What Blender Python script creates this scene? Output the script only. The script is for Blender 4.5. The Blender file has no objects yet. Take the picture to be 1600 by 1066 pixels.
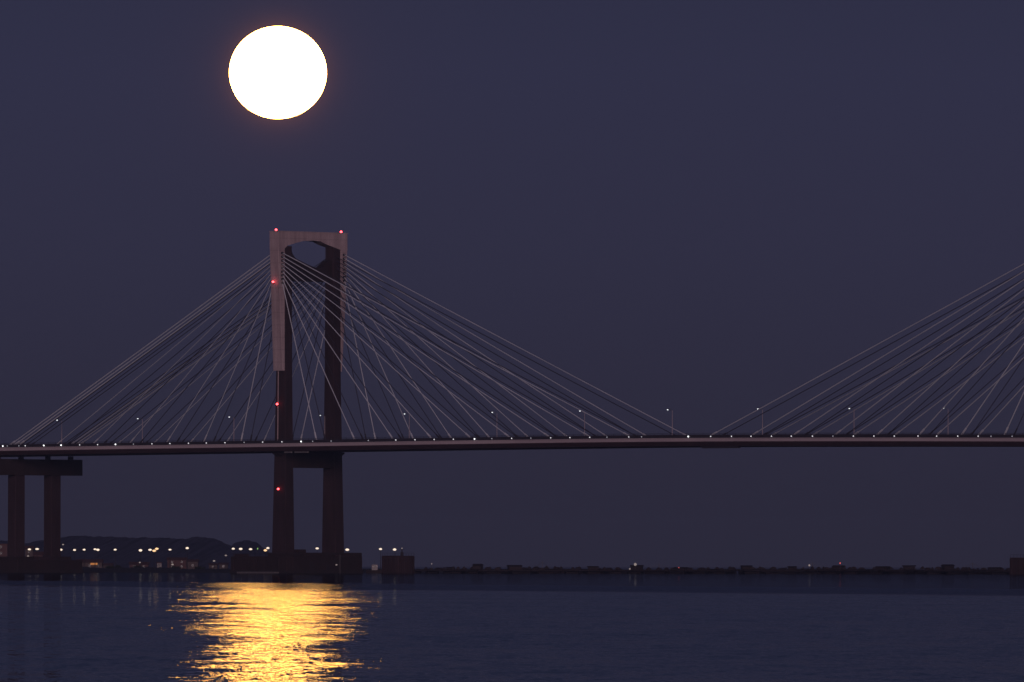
import bpy, math, random
from mathutils import Vector
random.seed(7)
R = math.radians
scene = bpy.context.scene
COL = scene.collection

# ------------------------------------------------------------------ helpers
def link(o):
    COL.objects.link(o); return o

def tag(o, label=None, cat=None, group=None, kind=None):
    if label: o['label'] = label
    if cat: o['category'] = cat
    if group: o['group'] = group
    if kind: o['kind'] = kind
    return o

def empty(name, loc=(0, 0, 0), rz=0.0, parent=None):
    o = bpy.data.objects.new(name, None)
    o.empty_display_size = 1.0
    o.location = loc; o.rotation_euler = (0, 0, rz); o.parent = parent
    return link(o)

class MB:
    """collects faces, then links them as one mesh object"""
    def __init__(self):
        self.v = []; self.f = []; self.smooth = False
    def add(self, vs, fs):
        b = len(self.v)
        self.v += [tuple(p) for p in vs]
        self.f += [tuple(i + b for i in f) for f in fs]
        return self
    def box(self, x0, x1, y0, y1, z0, z1):
        return self.add([(x0,y0,z0),(x1,y0,z0),(x1,y1,z0),(x0,y1,z0),(x0,y0,z1),(x1,y0,z1),(x1,y1,z1),(x0,y1,z1)],
                        [(0,3,2,1),(4,5,6,7),(0,1,5,4),(1,2,6,5),(2,3,7,6),(3,0,4,7)])
    def chbox(self, x0, x1, y0, y1, z0, z1, c=0.15):
        """box whose four upright and top edges are chamfered"""
        def ring(x0, x1, y0, y1, z, k):
            return [(x0+k,y0,z),(x1-k,y0,z),(x1,y0+k,z),(x1,y1-k,z),(x1-k,y1,z),(x0+k,y1,z),(x0,y1-k,z),(x0,y0+k,z)]
        r = ring(x0,x1,y0,y1,z0,c) + ring(x0,x1,y0,y1,z1-c,c) + ring(x0+c,x1-c,y0+c,y1-c,z1,c*.6)
        fs = [tuple(range(7,-1,-1)), tuple(range(16,24))]
        for lv in (0, 8):
            for i in range(8):
                j = (i+1) % 8
                fs.append((lv+i, lv+j, lv+8+j, lv+8+i))
        return self.add(r, fs)
    def loft(self, rings, cap=True):
        n = len(rings[0]); vs = [p for r in rings for p in r]; fs = []
        for k in range(len(rings)-1):
            for i in range(n):
                j = (i+1) % n
                fs.append((k*n+i, k*n+j, (k+1)*n+j, (k+1)*n+i))
        if cap:
            fs.append(tuple(range(n-1,-1,-1))); fs.append(tuple(range((len(rings)-1)*n, len(rings)*n)))
        return self.add(vs, fs)
    def tube(self, p, q, r0, r1=None, n=6):
        r1 = r0 if r1 is None else r1
        p, q = Vector(p), Vector(q); d = (q-p).normalized()
        a = d.orthogonal().normalized(); b = d.cross(a)
        rings = []
        for c, r in ((p, r0), (q, r1)):
            rings.append([tuple(c + a*math.cos(2*math.pi*i/n)*r + b*math.sin(2*math.pi*i/n)*r) for i in range(n)])
        return self.loft(rings)
    def lathe(self, prof, n=12, c=(0,0,0)):
        rings = [[(c[0]+r*math.cos(2*math.pi*i/n), c[1]+r*math.sin(2*math.pi*i/n), c[2]+z) for i in range(n)] for r, z in prof]
        return self.loft(rings)
    def ball(self, c, rx, ry, rz, n=12, m=8):
        prof = [(max(1e-3, math.sin(math.pi*k/m)), -math.cos(math.pi*k/m)) for k in range(m+1)]
        rings = [[(c[0]+rx*r*math.cos(2*math.pi*i/n), c[1]+ry*r*math.sin(2*math.pi*i/n), c[2]+rz*z) for i in range(n)] for r, z in prof]
        return self.loft(rings)
    def prism(self, poly, x0, x1):
        """polygon in (y,z), extruded along x"""
        n = len(poly)
        vs = [(x0, y, z) for y, z in poly] + [(x1, y, z) for y, z in poly]
        fs = [tuple(range(n)), tuple(range(2*n-1, n-1, -1))]
        for i in range(n):
            j = (i+1) % n
            fs.append((i, i+n, j+n, j))
        return self.add(vs, fs)
    def build(self, name, mat, parent=None, smooth=False, loc=None):
        me = bpy.data.meshes.new(name)
        me.from_pydata(self.v, [], self.f); me.update()
        import bmesh
        bm = bmesh.new(); bm.from_mesh(me)
        bmesh.ops.recalc_face_normals(bm, faces=bm.faces); bm.to_mesh(me); bm.free()
        if smooth:
            for p in me.polygons: p.use_smooth = True
        me.materials.append(mat)
        o = bpy.data.objects.new(name, me); o.parent = parent
        if loc: o.location = loc
        return link(o)

def kids(o): return [c for c in COL.objects if c.parent == o]
def copy_tree(o, parent=None):
    c = o.copy(); link(c); c.parent = parent
    for ch in kids(o): copy_tree(ch, c)
    return c

# ------------------------------------------------------------------ materials
def mat_surface(name, c1, c2, rough=0.8, scale=0.4, stretch=(1, 1, 1), detail=5, bump=0.0, metallic=0.0, spec=0.3, joints=0):
    m = bpy.data.materials.new(name); m.use_nodes = True
    nt = m.node_tree; n = nt.nodes; L = nt.links
    b = n['Principled BSDF']; b.inputs['Roughness'].default_value = rough
    b.inputs['Metallic'].default_value = metallic
    b.inputs['Specular IOR Level'].default_value = spec
    tc = n.new('ShaderNodeTexCoord'); mp = n.new('ShaderNodeMapping'); mp.inputs['Scale'].default_value = stretch
    no = n.new('ShaderNodeTexNoise'); no.inputs['Scale'].default_value = scale; no.inputs['Detail'].default_value = detail
    no.inputs['Roughness'].default_value = 0.65
    rp = n.new('ShaderNodeValToRGB')
    rp.color_ramp.elements[0].position = 0.32; rp.color_ramp.elements[0].color = (*c1, 1)
    rp.color_ramp.elements[1].position = 0.68; rp.color_ramp.elements[1].color = (*c2, 1)
    L.new(tc.outputs['Object'], mp.inputs['Vector']); L.new(mp.outputs[0], no.inputs['Vector'])
    L.new(no.outputs['Fac'], rp.inputs['Fac']); L.new(rp.outputs['Color'], b.inputs['Base Color'])
    if joints:                                    # horizontal pour joints, plus wide rain streaks
        sx = n.new('ShaderNodeSeparateXYZ'); L.new(tc.outputs['Object'], sx.inputs[0])
        def mth(op, a, v=None):
            q = n.new('ShaderNodeMath'); q.operation = op; L.new(a, q.inputs[0])
            if v is not None: q.inputs[1].default_value = v
            return q.outputs[0]
        ln = mth('LESS_THAN', mth('FRACT', mth('DIVIDE', sx.outputs['Z'], joints)), 0.07)
        m2 = n.new('ShaderNodeMapping'); m2.inputs['Scale'].default_value = (0.8, 0.8, 0.035); L.new(tc.outputs['Object'], m2.inputs['Vector'])
        n2 = n.new('ShaderNodeTexNoise'); n2.inputs['Scale'].default_value = 1.0; n2.inputs['Detail'].default_value = 4; L.new(m2.outputs[0], n2.inputs['Vector'])
        st = n.new('ShaderNodeMapRange'); st.inputs['From Min'].default_value = 0.35; st.inputs['From Max'].default_value = 0.65
        st.inputs['To Min'].default_value = 0.85; st.inputs['To Max'].default_value = 1.08; L.new(n2.outputs['Fac'], st.inputs['Value'])
        f1 = mth('MULTIPLY', ln, -0.16); f2 = mth('ADD', f1, 1.0)
        f3 = n.new('ShaderNodeMath'); f3.operation = 'MULTIPLY'; L.new(f2, f3.inputs[0]); L.new(st.outputs[0], f3.inputs[1])
        vs = n.new('ShaderNodeVectorMath'); vs.operation = 'SCALE'; L.new(rp.outputs['Color'], vs.inputs[0]); L.new(f3.outputs[0], vs.inputs['Scale'])
        L.new(vs.outputs[0], b.inputs['Base Color'])
    if bump:
        bu = n.new('ShaderNodeBump'); bu.inputs['Strength'].default_value = bump; bu.inputs['Distance'].default_value = 0.1
        L.new(no.outputs['Fac'], bu.inputs['Height']); L.new(bu.outputs[0], b.inputs['Normal'])
    return m

def mat_light(name, col, strength):
    m = bpy.data.materials.new(name); m.use_nodes = True
    nt = m.node_tree; nt.nodes.clear()
    e = nt.nodes.new('ShaderNodeEmission'); e.inputs[0].default_value = (*col, 1); e.inputs[1].default_value = strength
    o = nt.nodes.new('ShaderNodeOutputMaterial'); nt.links.new(e.outputs[0], o.inputs[0])
    return m

M = {}
M['pale'] = mat_surface('pale_painted_concrete', (0.33, 0.245, 0.275), (0.45, 0.35, 0.385), 0.75, 0.35, (1, 1, 0.25), joints=4.6)
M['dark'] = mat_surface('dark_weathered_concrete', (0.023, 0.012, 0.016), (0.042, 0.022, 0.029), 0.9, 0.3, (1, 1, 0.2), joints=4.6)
M['black'] = mat_surface('blackish_concrete', (0.016, 0.009, 0.011), (0.03, 0.016, 0.018), 0.9, 0.3, (1, 1, 0.3))  # a darker concrete tone for beams and pile caps
M['fascia'] = mat_surface('pale_deck_steel', (0.34, 0.28, 0.325), (0.42, 0.35, 0.395), 0.6, 0.12, (0.3, 1, 1))
M['girder'] = mat_surface('dark_girder_steel', (0.04, 0.02, 0.028), (0.06, 0.03, 0.04), 0.8, 0.2)
M['barrier'] = mat_surface('dark_barrier_steel', (0.018, 0.014, 0.022), (0.03, 0.024, 0.036), 0.7, 0.3)
M['asphalt'] = mat_surface('asphalt', (0.035, 0.035, 0.036), (0.055, 0.055, 0.056), 0.9, 2.0)
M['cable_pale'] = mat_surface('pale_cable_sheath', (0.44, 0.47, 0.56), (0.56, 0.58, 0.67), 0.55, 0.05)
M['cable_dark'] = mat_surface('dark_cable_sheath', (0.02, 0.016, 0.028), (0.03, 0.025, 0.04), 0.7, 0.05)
M['steel'] = mat_surface('galvanised_steel', (0.12, 0.11, 0.12), (0.2, 0.18, 0.19), 0.5, 2.0, metallic=0.3)
M['timber'] = mat_surface('tarred_timber', (0.014, 0.010, 0.015), (0.03, 0.02, 0.025), 0.9, 0.8, (0.3, 1, 1))
M['rock'] = mat_surface('shore_rock', (0.02, 0.014, 0.018), (0.045, 0.032, 0.035), 0.95, 0.12, bump=0.5)
M['hill'] = mat_surface('hazy_hill', (0.04, 0.042, 0.085), (0.06, 0.062, 0.12), 0.95, 0.03)  # blue of distant haze put into the hill colour
M['plaster'] = mat_surface('house_plaster', (0.07, 0.055, 0.06), (0.12, 0.095, 0.095), 0.9, 0.3)
M['plaster_red'] = mat_surface('house_plaster_pink', (0.08, 0.045, 0.05), (0.12, 0.065, 0.07), 0.9, 0.3)
M['tile'] = mat_surface('roof_tile', (0.07, 0.03, 0.03), (0.11, 0.05, 0.045), 0.9, 0.8)
M['glass'] = mat_surface('dark_glass', (0.01, 0.01, 0.014), (0.02, 0.02, 0.03), 0.15, 1.0, spec=0.5)
M['leaf'] = mat_surface('dark_foliage', (0.012, 0.016, 0.014), (0.03, 0.038, 0.028), 0.95, 0.6)
M['bark'] = mat_surface('bark', (0.03, 0.022, 0.018), (0.05, 0.035, 0.03), 0.95, 1.5)
M['board'] = mat_surface('gauge_board', (0.25, 0.23, 0.25), (0.35, 0.33, 0.35), 0.8, 1.5)
M['deck_light'] = mat_light('deck_light_glow', (0.9, 0.87, 0.95), 1.1)
M['deck_light_dim'] = mat_light('deck_light_glow_dim', (0.85, 0.85, 1.0), 0.5)
M['deck_light_bright'] = mat_light('deck_light_glow_bright', (0.95, 0.97, 1.0), 2.4)
M['street_light'] = mat_light('street_light_glow', (0.9, 0.95, 1.0), 1.6)
M['quay_light'] = mat_light('quay_light_glow', (1.0, 0.80, 0.62), 1.4)
M['quay_light_warm'] = mat_light('quay_light_glow_warm', (1.0, 0.62, 0.32), 1.6)
M['quay_light_green'] = mat_light('quay_light_glow_green', (0.45, 0.9, 0.25), 0.5)
M['quay_light_dim'] = mat_light('quay_light_glow_dim', (1.0, 0.8, 0.75), 0.3)
M['orange_light'] = mat_light('orange_lit_sign', (1.0, 0.38, 0.12), 0.5)
M['window_lit'] = mat_light('lit_window', (1.0, 0.5, 0.3), 0.12)
M['beacon_core'] = mat_light('beacon_core', (1.0, 0.06, 0.07), 10.0)
M['beacon_glass'] = mat_light('beacon_red_glass', (1.0, 0.10, 0.11), 0.32)
M['red_light'] = mat_light('small_red_light', (1.0, 0.15, 0.15), 0.8)
M['moon'] = mat_light('moonlight', (1.0, 0.435, 0.082), 38.0)

# ------------------------------------------------------------------ camera
FP = 16754.0                      # photo pixels per radian
CAMZ, HOR = 3.0, 883.4
ROLL = 0.0012
cam_d = bpy.data.cameras.new('camera'); cam = bpy.data.objects.new('camera', cam_d); link(cam)
cam_d.sensor_width = 36.0; cam_d.lens = 36.0*FP/1600.0
cam_d.clip_start = 1.0; cam_d.clip_end = 200000.0
cam.location = (0, 0, CAMZ)
from mathutils import Euler, Matrix
pitch = (HOR + ROLL*320 - 533.0)/FP
cam.rotation_euler = (Matrix.Rotation(R(90) + pitch, 3, 'X') @ Matrix.Rotation(ROLL, 3, 'Z')).to_euler()
scene.camera = cam

def hy(px): return HOR + ROLL*(px - 480)
def at(px, py, D):                # a point D metres out that shows at a photo pixel
    return Vector(((px-800)/FP*D, D, CAMZ + (hy(px)-py)/FP*D))

# ------------------------------------------------------------------ world
w = bpy.data.worlds.new('World'); scene.world = w; w.use_nodes = True
nt = w.node_tree; n = nt.nodes; L = nt.links; n.clear()
out = n.new('ShaderNodeOutputWorld'); bg = n.new('ShaderNodeBackground')
tc = n.new('ShaderNodeTexCoord')
sep = n.new('ShaderNodeSeparateXYZ'); L.new(tc.outputs['Generated'], sep.inputs[0])
mr = n.new('ShaderNodeMapRange'); mr.inputs['From Min'].default_value = -0.01; mr.inputs['From Max'].default_value = 0.19
L.new(sep.outputs['Z'], mr.inputs['Value'])
rp = n.new('ShaderNodeValToRGB'); cr = rp.color_ramp
def lin(c): return tuple(((x/255+0.055)/1.055)**2.4 if x/255 > 0.04045 else x/255/12.92 for x in c)
stops = [(0.0, (38, 37, 51)), (0.055, (40, 39, 54)), (0.11, (44, 43, 61)), (0.20, (47, 47, 69)), (0.28, (47, 48, 72)), (0.5, (36, 40, 62)), (1.0, (32, 38, 64))]
cr.elements[0].position = stops[0][0]; cr.elements[0].color = (*lin(stops[0][1]), 1)
cr.elements[1].position = stops[-1][0]; cr.elements[1].color = (*lin(stops[-1][1]), 1)
for p, c in stops[1:-1]:
    e = cr.elements.new(p); e.color = (*lin(c), 1)
L.new(mr.outputs[0], rp.inputs['Fac'])
MD = Vector(((433.5-800)/FP, 1.0, (hy(433)-113)/FP)).normalized()
ds = n.new('ShaderNodeVectorMath'); ds.operation = 'DISTANCE'; ds.inputs[1].default_value = MD
L.new(tc.outputs['Generated'], ds.inputs[0])
def aureole(width, col):
    a = n.new('ShaderNodeMath'); a.operation = 'SUBTRACT'; a.inputs[1].default_value = 0.0045; L.new(ds.outputs['Value'], a.inputs[0])
    a2 = n.new('ShaderNodeMath'); a2.operation = 'MAXIMUM'; a2.inputs[1].default_value = 0; L.new(a.outputs[0], a2.inputs[0])
    b = n.new('ShaderNodeMath'); b.operation = 'MULTIPLY'; b.inputs[1].default_value = -1/width; L.new(a2.outputs[0], b.inputs[0])
    c = n.new('ShaderNodeMath'); c.operation = 'EXPONENT'; L.new(b.outputs[0], c.inputs[0])
    v = n.new('ShaderNodeVectorMath'); v.operation = 'SCALE'; v.inputs[0].default_value = col; L.new(c.outputs[0], v.inputs['Scale'])
    return v.outputs[0]
g1 = aureole(0.0009, (0.050, 0.014, 0.001)); g2 = aureole(0.0042, (0.009, 0.003, 0.001))
s1 = n.new('ShaderNodeVectorMath'); s1.operation = 'ADD'; L.new(g1, s1.inputs[0]); L.new(g2, s1.inputs[1])
s2 = n.new('ShaderNodeVectorMath'); s2.operation = 'ADD'; L.new(s1.outputs[0], s2.inputs[0]); L.new(rp.outputs['Color'], s2.inputs[1])
L.new(s2.outputs[0], bg.inputs['Color']); bg.inputs['Strength'].default_value = 1.0
# a trace of physical dusk sky on top (sun just under the horizon behind the camera)
sky = n.new('ShaderNodeTexSky'); sky.sky_type = 'NISHITA'; sky.sun_disc = False
SUN_AZ = R(180)                   # clockwise from +Y: behind the camera, a little to the right
sky.sun_elevation = R(2.0); sky.sun_rotation = SUN_AZ
bg2 = n.new('ShaderNodeBackground'); bg2.inputs['Strength'].default_value = 0.0008
L.new(sky.outputs[0], bg2.inputs['Color'])
ad = n.new('ShaderNodeAddShader'); L.new(bg.outputs[0], ad.inputs[0]); L.new(bg2.outputs[0], ad.inputs[1])
L.new(ad.outputs[0], out.inputs['Surface'])

sd = bpy.data.lights.new('dusk_sun', 'SUN'); sd.energy = 1.0; sd.angle = R(14); sd.color = (1.0, 0.72, 0.72)
so = bpy.data.objects.new('dusk_sun', sd); link(so)
el = R(9)
frm = Vector((math.sin(SUN_AZ)*math.cos(el), math.cos(SUN_AZ)*math.cos(el), math.sin(el)))
so.rotation_euler = (-frm).to_track_quat('-Z', 'Y').to_euler()

# ------------------------------------------------------------------ moon
md = 90000.0
me = MB().ball((0, 0, 0), 1, 1, 1, 96, 48).build('moon', M['moon'], smooth=True)
me.location = Vector(((433.5-800)/FP*md, md, CAMZ + (hy(433)-113)/FP*md))
rr = 76.3/FP*md; me.scale = (rr, rr, rr*72.6/76.3)
tag(me, 'huge glowing white full moon hanging in the dusk sky above the bridge tower', 'moon')

# ------------------------------------------------------------------ water
def water_material():
    m = bpy.data.materials.new('bay_water'); m.use_nodes = True
    nt = m.node_tree; n = nt.nodes; L = nt.links
    n.remove(n['Principled BSDF']); mo = n['Material Output']
    gl = n.new('ShaderNodeBsdfGlossy'); gl.inputs['Roughness'].default_value = 0.018
    df = n.new('ShaderNodeBsdfDiffuse'); df.inputs['Color'].default_value = (0.006, 0.009, 0.018, 1)
    fr = n.new('ShaderNodeFresnel'); fr.inputs['IOR'].default_value = 1.33
    mx = n.new('ShaderNodeMixShader'); L.new(fr.outputs[0], mx.inputs[0]); L.new(df.outputs[0], mx.inputs[1]); L.new(gl.outputs[0], mx.inputs[2])
    L.new(mx.outputs[0], mo.inputs['Surface'])
    geo = n.new('ShaderNodeNewGeometry')
    sp = n.new('ShaderNodeSeparateXYZ'); L.new(geo.outputs['Position'], sp.inputs[0])
    def math_(op, a, b_=None, c=None):
        x = n.new('ShaderNodeMath'); x.operation = op
        for i, v in enumerate((a, b_, c)):
            if v is None: continue
            if isinstance(v, (int, float)): x.inputs[i].default_value = v
            else: L.new(v, x.inputs[i])
        return x.outputs[0]
    def noise(sx, sy, detail, rough, off):
        mp = n.new('ShaderNodeMapping'); mp.inputs['Scale'].default_value = (sx, sy, 1); mp.inputs['Location'].default_value = off
        L.new(geo.outputs['Position'], mp.inputs['Vector'])
        t = n.new('ShaderNodeTexNoise'); t.noise_dimensions = '2D'; t.inputs['Scale'].default_value = 1.0
        t.inputs['Detail'].default_value = detail; t.inputs['Roughness'].default_value = rough
        L.new(mp.outputs[0], t.inputs['Vector'])
        return t
    # ripple slopes: two independent slope fields, a short chop and a longer one
    A = noise(0.85, 0.17, 3, 0.55, (3, 7, 0)); B = noise(0.10, 0.022, 3, 0.6, (31, 17, 0)); Cn = noise(4.0, 1.3, 3, 0.6, (11, 5, 0))
    def chan(t, i):
        s = n.new('ShaderNodeSeparateColor'); L.new(t.outputs['Color'], s.inputs[0]); return math_('SUBTRACT', s.outputs[i], 0.5)
    nx = math_('ADD', math_('MULTIPLY', chan(A, 0), 0.26), math_('ADD', math_('MULTIPLY', chan(B, 0), 0.28), math_('MULTIPLY', chan(Cn, 0), 0.28)))
    ny = math_('ADD', math_('MULTIPLY', chan(A, 1), 0.105), math_('ADD', math_('MULTIPLY', chan(B, 1), 0.06), math_('MULTIPLY', chan(Cn, 1), 0.19)))
    # breeze patches: the far water lies calmer, its edge runs slantwise over the bay
    P = noise(0.006, 0.0016, 4, 0.6, (0, 0, 0))
    Dn = math_('ADD', math_('MULTIPLY_ADD', sp.outputs['X'], 4.4, sp.outputs['Y']), math_('MULTIPLY', math_('SUBTRACT', P.outputs['Fac'], 0.5), 240.0))
    def step(v, a, b_, ta, tb):
        r = n.new('ShaderNodeMapRange'); r.interpolation_type = 'SMOOTHSTEP'
        r.inputs['From Min'].default_value = a; r.inputs['From Max'].default_value = b_
        r.inputs['To Min'].default_value = ta; r.inputs['To Max'].default_value = tb
        L.new(v, r.inputs['Value']); return r.outputs[0]
    k = math_('MULTIPLY', step(Dn, 1220, 1290, 1.0, 0.85), step(Dn, 1560, 1720, 1.0, 0.26))
    k2 = math_('SUBTRACT', 1.0, math_('MULTIPLY', step(Dn, 1180, 1230, 0, 1), step(Dn, 1230, 1300, 1, 0)))
    k = math_('MULTIPLY', k, math_('MULTIPLY_ADD', k2, 0.75, 0.25))
    cb = n.new('ShaderNodeCombineXYZ'); cb.inputs[2].default_value = 1.0
    L.new(math_('MULTIPLY', nx, k), cb.inputs[0]); lean = step(Dn, 1600, 1800, 0.022, 0.0)
    L.new(math_('MULTIPLY', math_('SUBTRACT', ny, lean), k), cb.inputs[1])   # normals tipped toward the camera to fill out the moon's reflection
    nm = n.new('ShaderNodeVectorMath'); nm.operation = 'NORMALIZE'; L.new(cb.outputs[0], nm.inputs[0])
    for q in (gl, df, fr): L.new(nm.outputs[0], q.inputs['Normal'])
    # reflection painted dimmer over the far water, through the gloss colour
    mc = n.new('ShaderNodeMix'); mc.data_type = 'RGBA'
    mc.inputs[6].default_value = (0.84, 0.88, 0.92, 1); mc.inputs[7].default_value = (0.44, 0.49, 0.58, 1)
    L.new(step(Dn, 1180, 1330, 0.0, 1.0), mc.inputs[0]); L.new(mc.outputs[2], gl.inputs['Color'])
    return m
wb = MB()
ys = [-600, 150, 260, 400, 600, 900, 1300, 1800, 2500, 3500, 5000, 8000, 14000, 30000]
xs = [-16000, -9000, -3000, -800, -200, -60, 0, 60, 200, 800, 3000, 9000, 16000]
wb.add([(x, y, 0) for y in ys for x in xs], [(j*len(xs)+i, j*len(xs)+i+1, (j+1)*len(xs)+i+1, (j+1)*len(xs)+i) for j in range(len(ys)-1) for i in range(len(xs)-1)])
M['water'] = water_material()
tag(wb.build('water', M['water']), kind='structure')

# ------------------------------------------------------------------ the bridge
C_, N_ = 0.716, 0.69810
BX, BY = (482-800)/FP*3990.0, 3990.0
RZ = -math.atan2(N_, C_)
def bw(s, v, z=0.0): return Vector((BX + s*C_ + v*N_, BY - s*N_ + v*C_, z))
def s_of(px, v):
    k = (px-800)/FP
    return (k*(BY + v*C_) - BX - v*N_)/(C_ + k*N_)
KN = [(-330, 46.2), (-260, 46.5), (-165, 46.9), (0, 47.5), (100, 47.85), (200, 47.98), (300, 47.45), (365, 46.9), (500, 45.6), (620, 44.5)]
def zf(s):                                   # mid-height of the pale deck edge
    for i in range(len(KN)-1):
        if KN[i][0] <= s <= KN[i+1][0]:
            p = [KN[max(0, min(len(KN)-1, j))] for j in (i-1, i, i+1, i+2)]
            m1 = (p[2][1]-p[0][1])/(p[2][0]-p[0][0] or 1); m2 = (p[3][1]-p[1][1])/(p[3][0]-p[1][0] or 1)
            h = p[2][0]-p[1][0]; t = (s-p[1][0])/h
            return (2*t**3-3*t*t+1)*p[1][1] + (t**3-2*t*t+t)*h*m1 + (3*t*t-2*t**3)*p[2][1] + (t**3-t*t)*h*m2
    return KN[-1][1]

bridge = empty('cable_stayed_bridge', (BX, BY, 0), RZ)
tag(bridge, 'long cable-stayed road bridge with a portal tower spanning the bay', 'bridge')

S0, S1 = -300, 600
SS = [S0 + 10*i for i in range(int((S1-S0)/10)+1)]
def sweep(prof, name, mat, parent, ss=SS):   # prof(s): closed polygon of (v, dz) from the deck edge line
    rings = [[(s, v, zf(s)+dz) for v, dz in prof] for s in ss]
    return MB().loft(rings).build(name, mat, parent)
deck = empty('deck', parent=bridge)
sweep([(-10.2, 0.3), (10.2, 0.3), (10.2, -1.0), (6.5, -2.3), (-6.5, -2.3), (-10.2, -1.0)], 'roadway', M['girder'], deck)
for sg in (-1, 1):
    ins = [(sg*15.9, 0.3), (sg*21.9, 0.3), (sg*21.9, -0.9), (sg*20.4, -2.25), (sg*17.0, -2.25), (sg*15.9, -0.9)]
    sweep(ins, 'side_roadway', M['girder'], deck)
    # proud pale edge with a slight outward slope and a lip
    sweep([(sg*21.9, 0.62), (sg*22.12, 0.62), (sg*22.16, 0.40), (sg*22.0, 0.30), (sg*22.1, -0.62), (sg*21.9, -0.66)], 'fascia', M['fascia'], deck)
    sweep([(sg*21.55, 0.31), (sg*21.9, 0.31), (sg*21.82, 1.75), (sg*21.62, 1.75)], 'parapet', M['barrier'], deck)
    rb = MB()
    for s in [S0+2+4*i for i in range(int((S1-S0)/4))]:
        z = zf(s); rb.box(s-0.06, s+0.06, sg*21.72-0.06, sg*21.72+0.06, z+1.74, z+2.25)
    for hgt in (2.0, 2.28):
        for a, b2 in zip(SS[:-1], SS[1:]):
            rb.tube((a, sg*21.72, zf(a)+hgt), (b2, sg*21.72, zf(b2)+hgt), 0.06, n=4)
    rb.build('railing', M['barrier'], deck)
    sweep([(sg*10.0, 0.31), (sg*9.6, 0.31), (sg*9.75, 1.2), (sg*9.85, 1.2)], 'crash_barrier', M['steel'], deck)
sweep([(-9.5, 0.304), (9.5, 0.304), (9.5, 0.32), (-9.5, 0.32)], 'road_surface', M['asphalt'], deck)
for s in range(-290, 600, 20):
    if abs(s) < 9 or abs(s-400) < 9: continue
    z = zf(s); MB().box(s-0.5, s+0.5, -20.0, 20.0, z-2.2, z-0.2).build('cross_girder', M['girder'], deck)
# inspection gantry hung under midspan
sg0, sg1 = s_of(1097, -20), s_of(1153, -20); zz = zf(200)
gm = MB().box(sg0, sg1, -20.2, -18.6, zz-3.15, zz-2.5)
for s in (sg0+1.5, (sg0+sg1)/2, sg1-1.5): gm.box(s-0.15, s+0.15, -20.0, -19.8, zz-2.6, zz-2.1)
gm.build('inspection_gantry', M['barrier'], bridge)
# long pale panels under the deck by the tower (service platform)
sp_ = MB()
for px0, px1 in ((466, 477.5), (482, 503)):
    sp_.chbox(s_of(px0, -14), s_of(px1, -14), -21.3, -20.6, 44.55, 45.1, 0.05)
sp_.build('service_platform', M['steel'], bridge)

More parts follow.
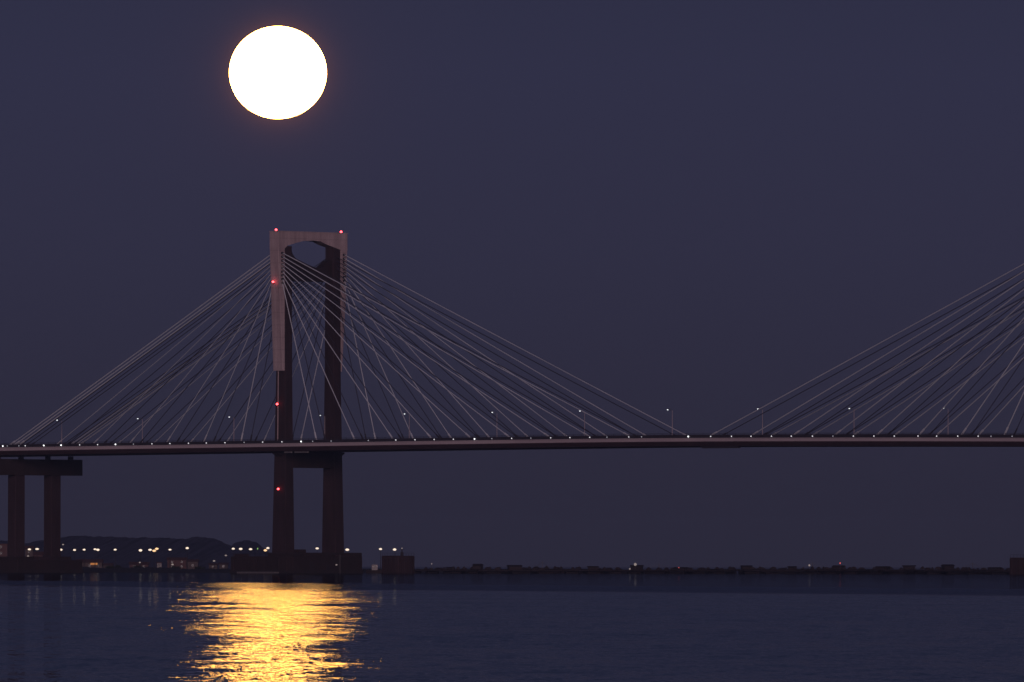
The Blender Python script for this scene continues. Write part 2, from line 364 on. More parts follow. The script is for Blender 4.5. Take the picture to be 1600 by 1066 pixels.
def lerp_tab(tab, z):
    for (z0, a0), (z1, a1) in zip(tab[:-1], tab[1:]):
        if z <= z1: return a0 + (a1-a0)*(z-z0)/(z1-z0)
    return tab[-1][1]
TA = [(3, 7.6), (47, 5.8), (75, 4.9), (127, 4.3)]
TB = [(3, 4.8), (47, 4.25), (75, 3.95), (127, 3.8)]
NA = 9
AZ = [118.9 - 1.38*k for k in range(NA)]        # anchor heights, longest cable first
def tower(s0):
    t = empty('tower', (s0, 0, 0), parent=bridge)
    for sg in (-1, 1):
        rings = []
        for z in (3, 20, 34, 47, 62, 75, 100, 121.5):
            a = lerp_tab(TA, z)/2; b = lerp_tab(TB, z); vi = 10.65 + 0.1*z/127; vo = vi + b; k = 0.22
            y0, y1 = (sg*vi, sg*vo) if sg > 0 else (sg*vo, sg*vi)
            rings.append([(-a+k, y0, z), (a-k, y0, z), (a, y0+k, z), (a, y1-k, z), (a-k, y1, z), (-a+k, y1, z), (-a, y1-k, z), (-a, y0+k, z)])
        MB().loft(rings).build('leg', M['dark'], t)
        # pale cladding tapering down the outer side of the leg
        rings = []
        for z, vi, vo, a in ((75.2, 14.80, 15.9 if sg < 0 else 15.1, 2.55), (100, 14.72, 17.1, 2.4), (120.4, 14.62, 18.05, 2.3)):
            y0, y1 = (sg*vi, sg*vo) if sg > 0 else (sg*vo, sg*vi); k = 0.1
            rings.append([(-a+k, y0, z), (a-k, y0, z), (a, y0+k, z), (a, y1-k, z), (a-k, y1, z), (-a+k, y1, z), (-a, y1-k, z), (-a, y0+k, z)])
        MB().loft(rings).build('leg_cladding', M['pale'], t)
        pp = MB()
        vo0, vo1 = 10.7+lerp_tab(TB, 49)+0.18, 10.7+lerp_tab(TB, 75)+0.18
        pp.tube((-0.9, sg*vo0, 48.5), (-0.9, sg*(vo1), 75.4), 0.22, n=6)
        pp.build('service_pipe', M['pale'], t)
    # top portal beam with a haunched soffit
    poly = [(-18.08, 126.8), (18.08, 126.8), (18.08, 120.43), (14.6, 120.43), (14.3, 120.7), (10.5, 121.7), (6.8, 122.6), (4.2, 123.55), (0, 123.8), (-5, 123.55), (-9.5, 122.6), (-13.2, 121.7), (-14.55, 120.7), (-14.64, 120.43), (-18.08, 120.43)]
    MB().prism(poly, -2.3, 2.3).build('top_beam', M['pale'], t)
    cp = MB().box(-2.5, 2.5, -18.3, 18.3, 126.81, 127.05); cp.build('top_coping', M['pale'], t)
    # second, dark crossbeam with a hollow upper edge
    up = [(-11, 121.2), (-9.8, 118.6), (-8.2, 117.0), (-5, 115.9), (-1, 114.6), (3, 113.6), (5.2, 113.9), (7.2, 115.2), (9, 116.4), (11, 117.0)]
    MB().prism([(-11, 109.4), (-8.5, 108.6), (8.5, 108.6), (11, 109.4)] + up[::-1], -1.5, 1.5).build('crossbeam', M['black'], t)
    # crossbeam under the deck
    MB().chbox(-2.6, 2.6, -10.9, 10.9, 39.2, 45.1, 0.2).build('lower_crossbeam', M['black'], t)
    for sg in (-1, 1):
        cb = MB().prism([(sg*14.7, 43.2), (sg*14.7, 45.1), (sg*17.2, 45.1), (sg*17.2, 44.6)], -1.8, 1.8)
        cb.build('deck_bracket', M['black'], t)
        for side in (-1, 1):
            for z in AZ:
                a = lerp_tab([(75, 2.55), (120.4, 2.3), (127, 2.3)], z)
                v = sg*16.15
                MB().box(*sorted((side*(a-0.05), side*(a+0.45))), v-0.5, v+0.5, z-0.5, z+0.35).build('cable_anchor', M['steel'] if int(z*7) % 2 else M['barrier'], t)
    return t
tower(0); tower(400)

def cable(p, q, mat, r):
    p, q = Vector(p), Vector(q); L_ = (q-p).length; d = (q-p)/L_
    b = MB(); N = 6; prev = p
    for i in range(1, N+1):                      # a slight sag
        t = i/N; c = p + (q-p)*t; c.z -= 4*0.0022*L_*t*(1-t)*0.35
        b.tube(prev, c, r, n=5); prev = c
    b.tube(q - d*3.2, q, r*1.9, n=6)             # socket at the deck
    b.build('stay_cable', mat, bridge)
main_s = [180-20*k for k in range(9)]
side_o = [146, 143.5, 141, 120, 100, 80, 60, 40, 20]
side_i = [146, 143, 140, 120, 100, 80, 60, 40, 20]
RP, RD = 0.175, 0.15
for sg in (-1, 1):
    for T, dr, lst, inner in ((0, 1, main_s, False), (0, -1, side_o, False), (400, -1, main_s[:-1], False),
                              (0, 1, main_s, True), (0, -1, side_i, True), (400, -1, main_s[:-1], True)):
        for k, s in enumerate(lst):
            if T == 400 and sg > 0 and s < 70: continue      # outside the picture
            z = AZ[k] - (0.75 if inner else 0)
            if inner:
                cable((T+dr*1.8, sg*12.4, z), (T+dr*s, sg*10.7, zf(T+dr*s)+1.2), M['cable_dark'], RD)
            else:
                cable((T+dr*2.5, sg*16.15, z), (T+dr*s, sg*15.5, zf(T+dr*s)+1.6), M['cable_pale'], RP*(1 if dr > 0 or T else 1.25 if s > 140 else 0.95 if s < 30 else 0.72))  # side-span cables thinned to stand in for weaker light on them

# anchor pier at the left
PS = -148.8
pier = empty('anchor_pier', (PS, 0, 0), parent=bridge)
MB().chbox(-2.6, 2.6, -23.0, 23.0, 37.2, 43.3, 0.2).build('crosshead', M['black'], pier)
for sg in (-1, 1):
    MB().chbox(-2.2, 2.2, sg*9.4-2.5, sg*9.4+2.5, 3, 37.3, 0.2).build('column', M['dark'], pier)
for v in (-19, -7, 7, 19):
    MB().box(-0.7, 0.7, v-0.8, v+0.8, 43.28, 44.6).build('bearing', M['barrier'], pier)
MB().chbox(-9, 9, -17, 17, -2, 4.9, 0.3).chbox(-6, 6, -14, 14, 4.9, 6.2, 0.2).build('pile_cap', M['black'], pier)
MB().box(-9.12, 9.12, -17.12, 17.12, -2, 1.3).build('tide_band', M['timber'], pier)
MB().chbox(6.2, 8.6, -6, 3, 4.88, 6.0, 0.1).build('equipment_cabinet', M['dark'], pier)

# foundations of the towers
def foundation(s0):
    f = empty('tower_foundation', (s0, 0, 0), parent=bridge)
    MB().chbox(-20, 13.2, -21, 15.5, -2, 6.3, 0.3).build('pile_cap', M['black'], f)
    MB().chbox(-5.5, 9, -16, 19.5, 4, 7.7, 0.25).build('plinth', M['black'], f)
    MB().box(-14, 6, -23.4, -21.0, -1, 0.6).build('landing_ledge', M['steel'], f)
    for s in range(-18, 14, 4):
        MB().tube((s, -21.2, 0.8), (s, -21.2, 5.2), 0.25, n=8).build('fender', M['black'], f)
    MB().box(-20.12, 13.32, -21.12, 15.62, -2, 1.3).build('tide_band', M['timber'], f)
    MB().chbox(-19, -14.5, -20, -16.5, 6.28, 7.2, 0.1).build('equipment_cabinet', M['dark'], f)
    MB().chbox(9.6, 12.8, 4, 12, 6.28, 7.0, 0.1).build('equipment_cabinet', M['dark'], f)
    MB().chbox(-3, 3.5, -8.5, -4.5, 7.68, 8.9, 0.12).build('equipment_cabinet', M['black'], f)
    MB().box(13.18, 13.26, -12.5, -9.8, 1.4, 4.4).build('recess_shade_panel', M['timber'], f)  # thin dark slab stands in for the shade of a recess
    MB().box(13.18, 13.26, -3.5, -1.4, 1.4, 3.6).build('recess_shade_panel', M['timber'], f)
    rl = MB()
    for v in range(-20, 15, 3): rl.tube((12.9, v, 6.2), (12.9, v, 7.35), 0.05, n=4)
    for s in range(-19, 13, 3): rl.tube((s, -20.7, 6.2), (s, -20.7, 7.35), 0.05, n=4)
    rl.tube((12.9, -20.7, 7.35), (12.9, 14.5, 7.35), 0.05, n=4).tube((-19.5, -20.7, 7.35), (12.9, -20.7, 7.35), 0.05, n=4)
    rl.build('guard_rail', M['barrier'], f)
    ld = MB()
    for v in (3.0, 3.6): ld.tube((13.4, v, 0), (13.4, v, 7.0), 0.05, n=4)
    for k in range(16): ld.tube((13.4, 3.0, 0.3+0.42*k), (13.4, 3.6, 0.3+0.42*k), 0.035, n=4)
    ld.build('ladder', M['steel'], f)
    if s0 == 0:
        p = bw(13.5, 3.8-2.5, 3.2)
        wl = empty('wall_lamp', p, RZ); tag(wl, 'dim white lamp on the foundation wall below the far tower leg', 'wall lamp')
        MB().box(-0.25, 0.1, -0.1, 0.1, 0.2, 0.3).build('bracket', M['steel'], wl)
        MB().ball((0.12, 0, 0), 0.4, 0.4, 0.22, 10, 6).build('lens', M['quay_light_dim'], wl)
foundation(0); foundation(400)

# ------------------------------------------------------------------ ship-protection dolphins
def dolphin(px0, px1, D, top, label):
    wpx = (px1-px0)/FP*D; b = wpx/(C_+N_)
    c = at((px0+px1)/2, HOR, D)
    t = empty('concrete_dolphin', (c.x, c.y, 0), RZ)
    tag(t, label, 'dolphin')
    MB().chbox(-b/2, b/2, -b/2, b/2, -2, top, 0.3).build('block', M['dark'], t)
    for i in range(4):
        u = -b/2 + b*(i+0.5)/4
        MB().tube((u, -b/2-0.15, 0.2), (u, -b/2-0.15, top-0.9), 0.22, n=8).build('fender', M['dark'], t)
        MB().tube((b/2+0.15, u, 0.2), (b/2+0.15, u, top-0.9), 0.22, n=8).build('fender', M['dark'], t)
    rl = MB()
    for i in range(7):
        u = -b/2+0.3 + (b-0.6)*i/6
        rl.tube((u, -b/2+0.3, top-0.1), (u, -b/2+0.3, top+1.0), 0.05, n=4); rl.tube((b/2-0.3, u, top-0.1), (b/2-0.3, u, top+1.0), 0.05, n=4)
    rl.tube((-b/2+.3, -b/2+.3, top+1), (b/2-.3, -b/2+.3, top+1), 0.05, n=4); rl.tube((b/2-.3, -b/2+.3, top+1), (b/2-.3, b/2-.3, top+1), 0.05, n=4)
    rl.build('railing', M['barrier'], t)
    return t, c, b
dol, dc, db = dolphin(596, 649, 3985, 6.6, 'dark square concrete dolphin standing in the water right of the tower')
dolphin(1577, 1640, 3760, 6.0, 'dark concrete dolphin cut off by the right edge of the photo')
nm_ = empty('navigation_mast', at(628.5, HOR, 3985).xy.to_3d()+Vector((0, 0, 6.6)))
tag(nm_, 'stubby dark navigation mast on top of the concrete dolphin', 'mast')
MB().lathe([(0.55, -0.1), (0.55, 1.3), (0.2, 1.5), (0.2, 2.2), (0.32, 2.3), (0.32, 2.5)], 10).build('post', M['barrier'], nm_)
MB().ball((0, 0, 2.75), 0.22, 0.22, 0.25).build('lens', M['quay_light_dim'], nm_)

# ------------------------------------------------------------------ obstruction beacons on the tower
def beacon(s, v, z, nrm, label, arm=0.9):
    p = bw(s, v, z)
    t = empty('obstruction_beacon', p, RZ)
    tag(t, label, 'beacon', 'red obstruction beacons on the bridge tower')
    dx, dy = nrm
    b = MB()
    if dx or dy: b.box(*sorted((-dx*0.1+(0.12 if not dx else 0), dx*arm-(0.12 if not dx else 0))), *sorted((-dy*0.1+(0.12 if not dy else 0), dy*arm-(0.12 if not dy else 0))), -0.6, -0.42)
    b.lathe([(0.3, -0.62), (0.3, -0.4), (0.22, -0.3)], 10, (dx*arm, dy*arm, 0))
    b.build('bracket', M['barrier'], t)
    MB().ball((dx*arm, dy*arm, 0), 0.42, 0.42, 0.4).build('lamp', M['beacon_core'], t)
    # red glass fins round the lamp
    f = MB()
    for k in range(4):
        a = math.pi*k/4
        c_, s_ = math.cos(a), math.sin(a)
        f.box(dx*arm-0.03, dx*arm+0.03, dy*arm-0.95*abs(c_)-0.05, dy*arm+0.95*abs(c_)+0.05, -0.95*s_-0.05, 0.95*s_+0.05)
    return t
lab = 'red beacon '
beacon(0, -17.0, 127.5, (0, 0), 'red beacon on the left top corner of the tower')
beacon(0, 17.0, 127.5, (0, 0), 'red beacon on the right top corner of the tower')
beacon(0, -17.65, 108.1, (0, -1), 'red beacon halfway down the pale upper leg of the tower')
beacon(-0.5, -14.95, 62.8, (0, -1), 'red beacon on the dark near leg just above the deck')
beacon(0.3, -15.1, 31.3, (0, -1), 'lowest red beacon on the near leg, below the deck')

# ------------------------------------------------------------------ lights along the parapet
def ordinal(i):
    return ['first', 'second', 'third', 'fourth', 'fifth', 'sixth', 'seventh', 'eighth', 'ninth', 'tenth', 'eleventh', 'twelfth', 'thirteenth',
            'fourteenth', 'fifteenth', 'sixteenth', 'seventeenth', 'eighteenth', 'nineteenth', 'twentieth', 'twenty-first', 'twenty-second', 'twenty-third', 'twenty-fourth', 'twenty-fifth', 'twenty-sixth', 'twenty-seventh', 'twenty-eighth', 'twenty-ninth', 'thirtieth', 'thirty-first', 'thirty-second'][i]
PL = {}
def parapet_light(kind):
    if kind not in PL:
        t = empty('parapet_light')
        MB().box(-0.09, 0.09, -0.05, 0.12, -0.45, 0.35).build('bracket', M['steel'], t)
        r = {'deck_light_dim': 0.18, 'deck_light': 0.21, 'deck_light_bright': 0.27}[kind]
        MB().ball((0, -0.3, 0.1), r, r, r, 10, 6).build('lens', M[kind], t)
        PL[kind] = t; return t
    return copy_tree(PL[kind])
left = [(471, 2), (441, 1), (411, 1), (382, 0), (352, 1), (323, 1), (295, 1), (266, 1), (238, 1), (209, 0), (181, 2), (153, 1), (125, 1), (96, 2), (69, 2), (40, 1), (30, 0), (12, 0), (5, 2)]
right = [(489, 0), (518, 0), (576, 0), (619, 1), (649, 1), (679, 1), (709, 1), (742, 2), (769, 0), (800, 1), (830, 0), (861, 1), (891, 1), (922, 1), (949, 0), (983, 1), (1003, 0), (1076, 2)]
rr_ = [(1111, 1), (1143.5, 1), (1174, 1), (1206, 1), (1237, 1), (1270, 1), (1302, 0), (1334, 1), (1366, 1), (1398, 1), (1435, 1), (1464, 1), (1497, 1), (1529, 1), (1549, 0), (1582, 0)]
words = ['faint', 'small', 'bright']
for lst, where in ((left, 'going left from between the tower legs'), (right, 'going right from between the tower legs'), (rr_, 'going right from midspan')):
    for i, (px, k) in enumerate(lst):
        t = parapet_light(['deck_light_dim', 'deck_light', 'deck_light_bright'][k])
        s = s_of(px, -22.2)
        t.location = bw(s, -22.05, zf(s)+1.05); t.rotation_euler = (0, 0, RZ)
        tag(t, f'{words[k]} white parapet light, {ordinal(i)} {where}', 'deck light', 'parapet lights along the bridge deck')

# street lamps on the roadway
def street_lamp():
    t = empty('street_lamp')
    MB().lathe([(0.28, 0), (0.28, 0.5), (0.15, 0.6), (0.09, 10.6)], 8).build('post', M['fascia'], t)
    MB().tube((0, 0, 10.4), (0, -1.3, 10.95), 0.07, n=5).tube((0, -1.3, 10.95), (0, -2.0, 11.0), 0.07, n=5).build('arm', M['steel'], t)
    h = MB().chbox(-0.25, 0.25, -2.9, -1.9, 10.92, 11.12, 0.05).build('lamp_head', M['steel'], t)
    MB().ball((0, -2.45, 10.86), 0.26, 0.34, 0.22, 10, 6).build('lens', M['street_light'], h)
    return t
sl0 = None
SL = [89, 215, 358, 500, 632, 769, 906, 1043, 1184, 1327, 1474]
lbl = ['over the far left end of the cables', 'second from the left end of the bridge', 'left of the tower, halfway to the next lamp post', 'seen just between the two tower legs',
       'next to the right of the tower', 'second to the right of the tower', 'third to the right of the tower', 'fourth right of the tower, nearly at midspan',
       'on the first cable of the right-hand fan', 'second in the right-hand cable fan', 'third in the right-hand cable fan']
lbl[2] = 'last one before the tower'
for px, lb in zip(SL, lbl):
    t = street_lamp() if sl0 is None else copy_tree(sl0)
    sl0 = sl0 or t
    s = s_of(px, -3.0-2.45+2.9)
    t.location = bw(s, 0.0, zf(s)+0.3); t.rotation_euler = (0, 0, RZ)
    tag(t, 'tall street lamp on the bridge deck, ' + lb, 'street lamp', 'street lamps on the bridge deck')

# ------------------------------------------------------------------ far shore
def interp(tab, x):
    if x <= tab[0][0]: return tab[0][1]
    for (a, b), (c, d) in zip(tab[:-1], tab[1:]):
        if x <= c:
            t = (x-a)/(c-a); t = t*t*(3-2*t); return b + (d-b)*t
    return tab[-1][1]
def ridge(name, tab, D, depth, base_px, mat, jit):
    """terrain whose crest stands D metres out; front and back slopes run down into the ground"""
    rnd = random.Random(3)
    x0, x1 = tab[0][0], tab[-1][0]; nx = int((x1-x0)/2.0)
    prof = [(-1.0, -0.05), (-0.8, 0.16), (-0.55, 0.42), (-0.3, 0.72), (-0.1, 0.95), (0, 1.0), (0.2, 0.9), (0.6, 0.5), (1.0, -0.05)]
    vs = []; 
    jj = [rnd.uniform(-1, 1)*jit for _ in range(nx+1)]
    for i in range(nx+1):
        px = x0 + (x1-x0)*i/nx
        top = at(px, interp(tab, px), D).z + jj[i]
        for d, h in prof:
            y = D + d*depth; vs.append(((px-800)/FP*D, y, max(-3, top*h + (rnd.uniform(-.6, .6)*jit if 0 < h < 1 else 0))))
    m = len(prof)
    fs = [(i*m+j, (i+1)*m+j, (i+1)*m+j+1, i*m+j+1) for i in range(nx) for j in range(m-1)]
    return tag(MB().add(vs, fs).build(name, mat), kind='structure')
ridge('hill', [(-700, 845), (-300, 832), (-60, 838), (0, 846), (40, 850), (70, 846), (95, 841), (130, 838), (170, 840), (210, 841), (250, 841), (290, 843), (316, 839), (332, 842), (345, 849), (360, 862), (380, 880), (400, 886)], 7200, 1200, 0, M['hill'], 0.9)
ridge('hill', [(330, 886), (345, 872), (360, 856), (372, 847), (385, 844.5), (398, 847), (410, 856), (425, 870), (450, 880), (480, 886)], 6600, 500, 0, M['hill'], 0.5)
# low shore the quay stands on
ridge('shore', [(-900, 884), (0, 884), (60, 886), (112, 885), (160, 888), (200, 887), (240, 886.5), (300, 889), (360, 889), (520, 888.5), (600, 889), (660, 889.5), (720, 890.5), (760, 895)], 4480, 150, 0, M['rock'], 0.22)

QL = {}
def quay_lamp(kind, h):
    key = (kind, h)
    if key in QL: return copy_tree(QL[key])
    t = empty('quay_lamp')
    MB().lathe([(0.16, 0), (0.16, 0.8), (0.06, h)], 6).build('post', M['barrier'], t)
    hd = MB().chbox(-0.6, 0.6, -0.3, 0.3, h, h+0.2, 0.05).build('lamp_head', M['barrier'], t)
    rx, rz = {'quay_light': (0.75, 0.45), 'quay_light_warm': (0.7, 0.45), 'quay_light_dim': (0.5, 0.35), 'quay_light_green': (0.3, 0.55)}[kind]
    MB().ball((0, -0.1, h-0.1), rx, 0.4, rz, 10, 6).build('lens', M[kind], hd)
    QL[key] = t; return t
# photo x, photo y, kind, what singles it out
Q = [(46.5, 858.5, 'quay_light', 'left of the pair between the pier columns'),
     (58.5, 858, 'quay_light', 'right of the pair between the pier columns'),
     (95.5, 859, 'quay_light', 'at the right edge of the right pier column'),
     (117, 859.5, 'quay_light', 'first clear of the pier columns'),
     (132, 859, 'quay_light', 'above the orange-lit building'),
     (149, 858.3, 'quay_light', 'left of the close pair near the orange-lit building'),
     (153.5, 859.2, 'quay_light', 'right of the close pair near the orange-lit building'),
     (180.5, 859, 'quay_light', 'standing alone in the middle of the left shore'),
     (220, 860, 'quay_light', 'left of the warm pair on the shore'),
     (235, 859.2, 'quay_light', 'just left of the warm twin lights'),
     (241.5, 860.7, 'quay_light_warm', 'lower of the warm twin lights'),
     (245.5, 857.6, 'quay_light_warm', 'upper of the warm twin lights'),
     (266, 859, 'quay_light', 'just left of the tallest one'),
     (293, 856.5, 'quay_light', 'tallest one left of the tower'),
     (365, 857.5, 'quay_light', 'leftmost over the tower foundation'),
     (376.5, 857.8, 'quay_light', 'second over the tower foundation'),
     (392, 858.2, 'quay_light', 'third over the tower foundation'),
     (403, 857.5, 'quay_light_green', 'faint green one beside the near tower leg'),
     (415, 860, 'quay_light_warm', 'lower warm one touching the near tower leg'),
     (419, 856.5, 'quay_light', 'brightest one touching the near tower leg'),
     (496, 857, 'quay_light', 'seen between the two tower legs'),
     (543, 859, 'quay_light', 'at the right foot of the far tower leg'),
     (595, 858, 'quay_light', 'above the left edge of the dolphin'),
     (617, 858.7, 'quay_light', 'above the middle of the dolphin'),
     (353.5, 868, 'quay_light_dim', 'dim one low beside the tower foundation'),
     (335, 876.5, 'quay_light_dim', 'dim low one left of the tower foundation'),
     (44.5, 869, 'quay_light_dim', 'dim low one between the pier columns'),
     (99, 851, 'quay_light_dim', 'dim one highest up the slope by the pier'),
     (219, 879, 'quay_light_dim', 'dim one near the waterline of the left shore'),
     (270, 882, 'quay_light_dim', 'dim one just above the dark shore rocks')]
for px, py, kd, lb in Q:
    D = 4600.0
    p = at(px, py, D); h = round((p.z - 1.0)*4)/4
    t = quay_lamp(kd, max(1.5, h)); t.location = (p.x, D, p.z + 0.1 - max(1.5, h))
    rs = random.uniform(0.85, 1.15)
    for c_ in kids(t):
        for q in kids(c_): q.scale = (rs, 1, rs*random.uniform(0.85, 1.1)); q.location.z = max(1.5, h)*(1-q.scale.z)
    tag(t, 'glowing quay lamp on a thin mast, ' + lb, 'quay lamp', 'lamps on the far quay')

# buildings on the far shore
def house(px0, px1, py_top, D, wall, roof_h, label, rows=2, lit=0, flat=False, depth=9):
    p0, p1 = at(px0, py_top, D), at(px1, py_top, D); wd = p1.x-p0.x; H = p0.z - 1.0
    t = empty('house', ((p0.x+p1.x)/2, D, 1.0)); tag(t, label, 'house')
    hw = wd/2; wh = H if flat else H-roof_h
    MB().box(-hw, hw, 0, depth, -1.5, wh).build('wall', wall, t)
    if flat: MB().box(-hw-0.2, hw+0.2, -0.2, depth+0.2, wh, wh+0.35).build('roof', M['tile'], t)
    else:
        r = MB(); e = 0.4
        r.add([(-hw-e, -e, wh), (hw+e, -e, wh), (hw+e, depth+e, wh), (-hw-e, depth+e, wh), (-hw-e, depth/2, wh+roof_h), (hw+e, depth/2, wh+roof_h)],
              [(0, 3, 2, 1), (0, 1, 5, 4), (3, 4, 5, 2), (0, 4, 3), (1, 2, 5)])
        r.build('roof', M['tile'], t)
    nw = max(1, int(wd/3.5)); k = 0
    for j in range(rows):
        z0 = wh*(j+0.25)/rows
        for i in range(nw):
            x = -hw + wd*(i+0.5)/nw; k += 1
            MB().box(x-0.5, x+0.5, -0.06, 0.1, z0+0.4, z0+min(1.6, wh/rows*0.6)).build('window', M['window_lit'] if (lit and k % lit == 0) else M['glass'], t)
    return t
house(-8, 12, 851, 4720, M['plaster_red'], 2.0, 'reddish block of flats left of the first pier column', 4, 5, True, 12)
house(40, 52, 853, 4750, M['plaster'], 1.5, 'dim tall house seen between the pier columns on the left', 3, 4)
house(53, 67, 862, 4700, M['plaster_red'], 1.6, 'dim pink house seen between the pier columns on the right', 2, 3)
ho = house(121, 160, 874, 4660, M['plaster'], 1.4, 'long low pale building with orange lights on its front', 1, 0)
sg_ = MB().chbox(-0.0, 3.2, -0.6, -0.1, 1.5, 2.3, 0.05).build('orange_sign', M['orange_light'], ho); sg_.location = (0.4, 0, 0.6)
house(160, 176, 880, 4690, M['plaster'], 1.0, 'small low shed right of the orange-lit building', 1, 0)
house(203, 232, 878, 4680, M['plaster_red'], 1.2, 'low dim shed left of the pale cube by the warm twin lights', 1, 3)
house(245, 253, 880, 4620, M['board'], 0.5, 'small pale cube-shaped hut under the warm twin lights', 1, 0, True, 3)
house(262, 292, 871, 4760, M['plaster_red'], 1.2, 'long building with a reddish roof behind the tallest mast', 2, 6)
house(293, 310, 874, 4750, M['plaster'], 1.0, 'pale roofed shed right of the tallest mast', 1, 0)
house(327, 340, 880, 4700, M['plaster'], 0.8, 'small grey shed left of the tower foundation', 1, 0)
house(343, 356, 879, 4710, M['plaster'], 0.8, 'small grey shed touching the tower foundation', 1, 0)
# gauge boards on the pier base
def gauge(px, py0, py1, v, s_, label):
    D = bw(s_, v).y; p = at(px, py1, D); h = (py1-py0)/FP*D
    t = MB().chbox(-0.45, 0.45, -0.08, 0.08, 0, h, 0.03).build('gauge_board', M['board'], None)
    t.location = (p.x, D, p.z); tag(t, label, 'board')
gauge(34.5, 880, 892, -17.2, PS-2, 'narrow pale gauge board standing on the pier base at the left')

# ------------------------------------------------------------------ small work boat moored left of the dolphin
c = at(587, HOR, 4040)
bt = empty('work_boat', (c.x, c.y, 0)); tag(bt, 'small pale work boat moored between foundation and dolphin', 'boat')
hull = MB(); prof = [(-3.6, 0.9, 1.3), (-3.0, 1.1, 1.2), (0, 1.2, 1.2), (2.2, 0.9, 1.4), (3.6, 0.08, 1.9)]
hull.loft([[(x, -w_, h), (x, -w_*0.6, -0.3), (x, w_*0.6, -0.3), (x, w_, h)] for x, w_, h in prof]); hull.build('hull', M['rock'], bt)
MB().chbox(-1.4, 0.9, -0.8, 0.8, 1.15, 3.3, 0.12).build('cabin', M['board'], bt)
MB().box(0.905, 0.93, -0.6, 0.6, 2.3, 2.9).box(-1.0, 0.5, -0.83, -0.805, 2.3, 2.9).build('window', M['glass'], bt)
MB().tube((-0.4, 0, 3.3), (-0.4, 0, 5.0), 0.05, n=5).build('mast', M['steel'], bt)

# ------------------------------------------------------------------ mussel rafts in a long line
RK = {}
def raft(kind, parent=None):
    if kind in RK: return copy_tree(RK[kind])
    t = empty('mussel_raft')
    b = MB(); Lh, Wh = 13.0, 9.5
    for i in range(5):
        y = -Wh + 2*Wh*i/4; b.box(-Lh, Lh, y-0.2, y+0.2, 1.0, 1.4)
    for i in range(27):
        x = -Lh + 2*Lh*i/26; b.box(x-0.1, x+0.1, -Wh-0.6, Wh+0.6, 1.405, 1.6)
    b.build('beam_frame', M['timber'], t)
    for sx, sy in ((-8, -6), (8, -6), (-8, 6), (8, 6), (0, -6), (0, 6)):
        MB().tube((sx-2.2, sy, 0.35), (sx+2.2, sy, 0.35), 0.95, n=10).build('float', M['timber'], t)
    if kind in (1, 3):
        h = MB().chbox(-2.2, 1.6, -1.6, 1.6, 1.55, 3.0 if kind == 1 else 2.6, 0.1).build('hut', M['rock'], t)
        MB().prism([(-2.0, 2.95), (2.0, 2.95), (0, 3.6)] if kind == 1 else [(-1.9, 2.55), (1.9, 2.55), (0, 2.95)], -2.5, 1.9).build('roof', M['timber'], h)
    if kind == 2:
        m = MB().tube((0, 0, 1.5), (0, 0, 4.6), 0.09, n=5)
        for k in range(4):
            a = math.pi/2*k + 0.5; m.tube((0, 0, 4.3), (6*math.cos(a), 6*math.sin(a), 1.6), 0.04, n=4)
        m.build('mast', M['steel'], t)
    rnd = random.Random(5+kind)
    for k in range(6):
        x = rnd.choice([-1, 1])*rnd.uniform(3.2, 11); q = rnd.uniform(0.6, 1.5); y = rnd.uniform(-7, 7)
        MB().lathe([(q, 0), (q*0.95, 0.25), (q*0.6, 0.55+0.3*rnd.random()), (q*0.15, 0.8+0.3*rnd.random())], 7, (x, y, 1.58)).build('rope_heap', M['rock'], t)
    RK[kind] = t; return t
rx = [(662, 0, 4120), (703, 3, 4230), (748, 1, 4080), (790, 0, 4190), (806, 1, 4050), (848, 2, 4260), (880, 0, 4110), (928, 3, 4070), (960, 0, 4200), (994, 1, 4090), (1030, 2, 4240), (1063, 3, 4120), (1100, 0, 4060),
      (1138, 0, 4180), (1168, 3, 4100), (1205, 0, 4230), (1237, 1, 4060), (1270, 2, 4150), (1312, 3, 4040), (1345, 0, 4210), (1378, 3, 4070), (1422, 3, 4120), (1456, 0, 4220), (1480, 1, 4050), (1520, 2, 4140), (1556, 3, 4080), (1590, 0, 4030), (1624, 0, 4190)]
for i, (px, kd, D) in enumerate(rx):
    t = raft(kd); p = at(px, HOR, D); t.location = (p.x, D, 0); t.rotation_euler = (0, 0, random.uniform(-0.7, 0.7) + random.choice([0, math.pi])); t.scale = (random.uniform(0.8, 1.3), 1, random.uniform(0.78, 1.12))
    what = ['low mussel raft with heaped ropes', 'mussel raft with a tall dark hut', 'mussel raft with a stayed mast', 'mussel raft with a low hut'][kd]
    tag(t, f'{what}, {ordinal(i)} raft to the right of the dolphin', 'mussel raft', 'mussel rafts lying in a row across the bay')
def raft_lamp(px, py, D, mat, r, label):
    p = at(px, py, D)
    t = empty('raft_lamp', (p.x, D, 1.5)); h = p.z-1.5
    MB().tube((0, 0, 0), (0, 0, h-r), 0.07, n=5).build('post', M['steel'], t)
    MB().ball((0, 0, h), r, r, r, 10, 6).build('lens', M[mat], t)
    tag(t, label, 'lamp')
raft_lamp(993, 882, 4088, 'quay_light_dim', 0.55, 'warm white lamp on a raft hut right of the middle')
raft_lamp(984.5, 889, 4088, 'quay_light_dim', 0.3, 'dim lamp low beside the raft with the lit hut')
raft_lamp(1061, 887, 4118, 'red_light', 0.2, 'dim reddish lamp on a raft under midspan')
raft_lamp(1265, 883.5, 4148, 'quay_light_dim', 0.38, 'dim white lamp on a raft mast at the right')
raft_lamp(1313, 880, 4038, 'red_light', 0.28, 'small red lamp on a raft at the right')
raft_lamp(1516, 889, 4138, 'quay_light_dim', 0.25, 'faint lamp near the water close to the right edge')
raft_lamp(675, 881, 4118, 'quay_light_dim', 0.22, 'faint lamp just right of the dolphin')

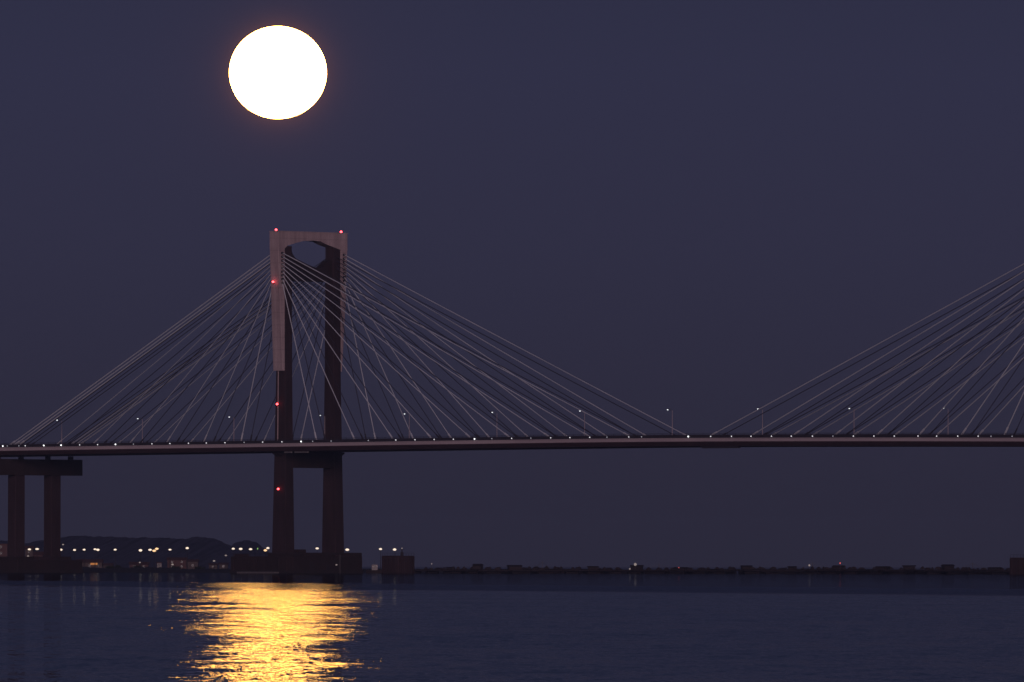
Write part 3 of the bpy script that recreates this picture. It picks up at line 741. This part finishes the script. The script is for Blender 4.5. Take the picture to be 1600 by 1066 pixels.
# ------------------------------------------------------------------ shrubs and trees on the dark shore
def shrub(px, py_top, D, wpx, label, tall=False):
    p = at(px, py_top, D); H = p.z - 1.2; wd = wpx/FP*D
    t = empty('shore_tree' if tall else 'shore_shrub', (p.x, D, 1.0)); tag(t, label, 'tree' if tall else 'shrub')
    tr = MB().tube((0, 0, -0.6), (0.1, 0, H*0.55), 0.28, 0.14, n=6)
    for k in range(5):
        a = 2*math.pi*k/5; tr.tube((0.1, 0, H*(0.25+0.05*k)), (wd*0.3*math.cos(a), wd*0.3*math.sin(a), H*(0.6+0.06*k)), 0.1, 0.04, n=5)
    tr.build('trunk', M['bark'], t)
    cr_ = MB(); rnd = random.Random(int(px))
    cl = [(rnd.uniform(-0.33, 0.33)*wd, rnd.uniform(-0.33, 0.33)*wd, H*rnd.uniform(0.4, 0.82), rnd.uniform(0.14, 0.24)*wd) for _ in range(9)]
    for _ in range(900):
        cx, cy, cz, r = rnd.choice(cl)
        d = Vector((rnd.gauss(0, 1), rnd.gauss(0, 1), rnd.gauss(0, 0.7))).normalized()*r*rnd.random()**0.4
        c = Vector((cx, cy, min(cz, H-r*0.4))) + d
        a = Vector((rnd.gauss(0, 1), rnd.gauss(0, 1), rnd.gauss(0, 1))).normalized(); b = a.orthogonal().normalized(); q = rnd.uniform(0.12, 0.26)
        cr_.add([c-a*q, c+b*q*0.6, c+a*q, c-b*q*0.6], [(0, 1, 2, 3)])
    cr_.build('crown', M['leaf'], t)
shrub(172, 884, 4500, 16, 'low dark shrub on the shore right of the orange-lit building')
shrub(186, 883, 4500, 12, 'rounded dark shrub on the shore under the lone quay lamp')
shrub(216, 884.5, 4500, 22, 'broad dark shrub on the shore left of the pale cube hut')
shrub(275, 885.5, 4500, 18, 'dark shrub on the shore below the tallest mast')
shrub(106, 872, 4520, 16, 'dark tree beside the pier base at the left', True)
shrub(313, 886, 4500, 20, 'low dark shrub on the bare shore left of the foundation')

# ------------------------------------------------------------------ thin sea haze
HZ = True
if HZ:
    m = bpy.data.materials.new('sea_haze'); m.use_nodes = True
    n = m.node_tree.nodes; n.remove(n['Principled BSDF'])
    pv = n.new('ShaderNodeVolumePrincipled'); pv.inputs['Color'].default_value = (0.285, 0.345, 0.54, 1); pv.inputs['Density'].default_value = 4.5e-5
    m.node_tree.links.new(pv.outputs[0], n['Material Output'].inputs['Volume'])
    tag(MB().box(-17000, 17000, -1500, 31000, -5, 140).build('haze', m), kind='stuff')

# ------------------------------------------------------------------ render settings
vs_ = scene.view_settings
vs_.view_transform = 'Standard'; vs_.look = 'None'; vs_.exposure = 0.0; vs_.gamma = 1.0; vs_.use_curve_mapping = False
scene.render.engine = 'CYCLES'
scene.cycles.use_denoising = True
scene.cycles.max_bounces = 4
scene.cycles.caustics_reflective = False; scene.cycles.caustics_refractive = False
scene.cycles.sample_clamp_indirect = 4.0
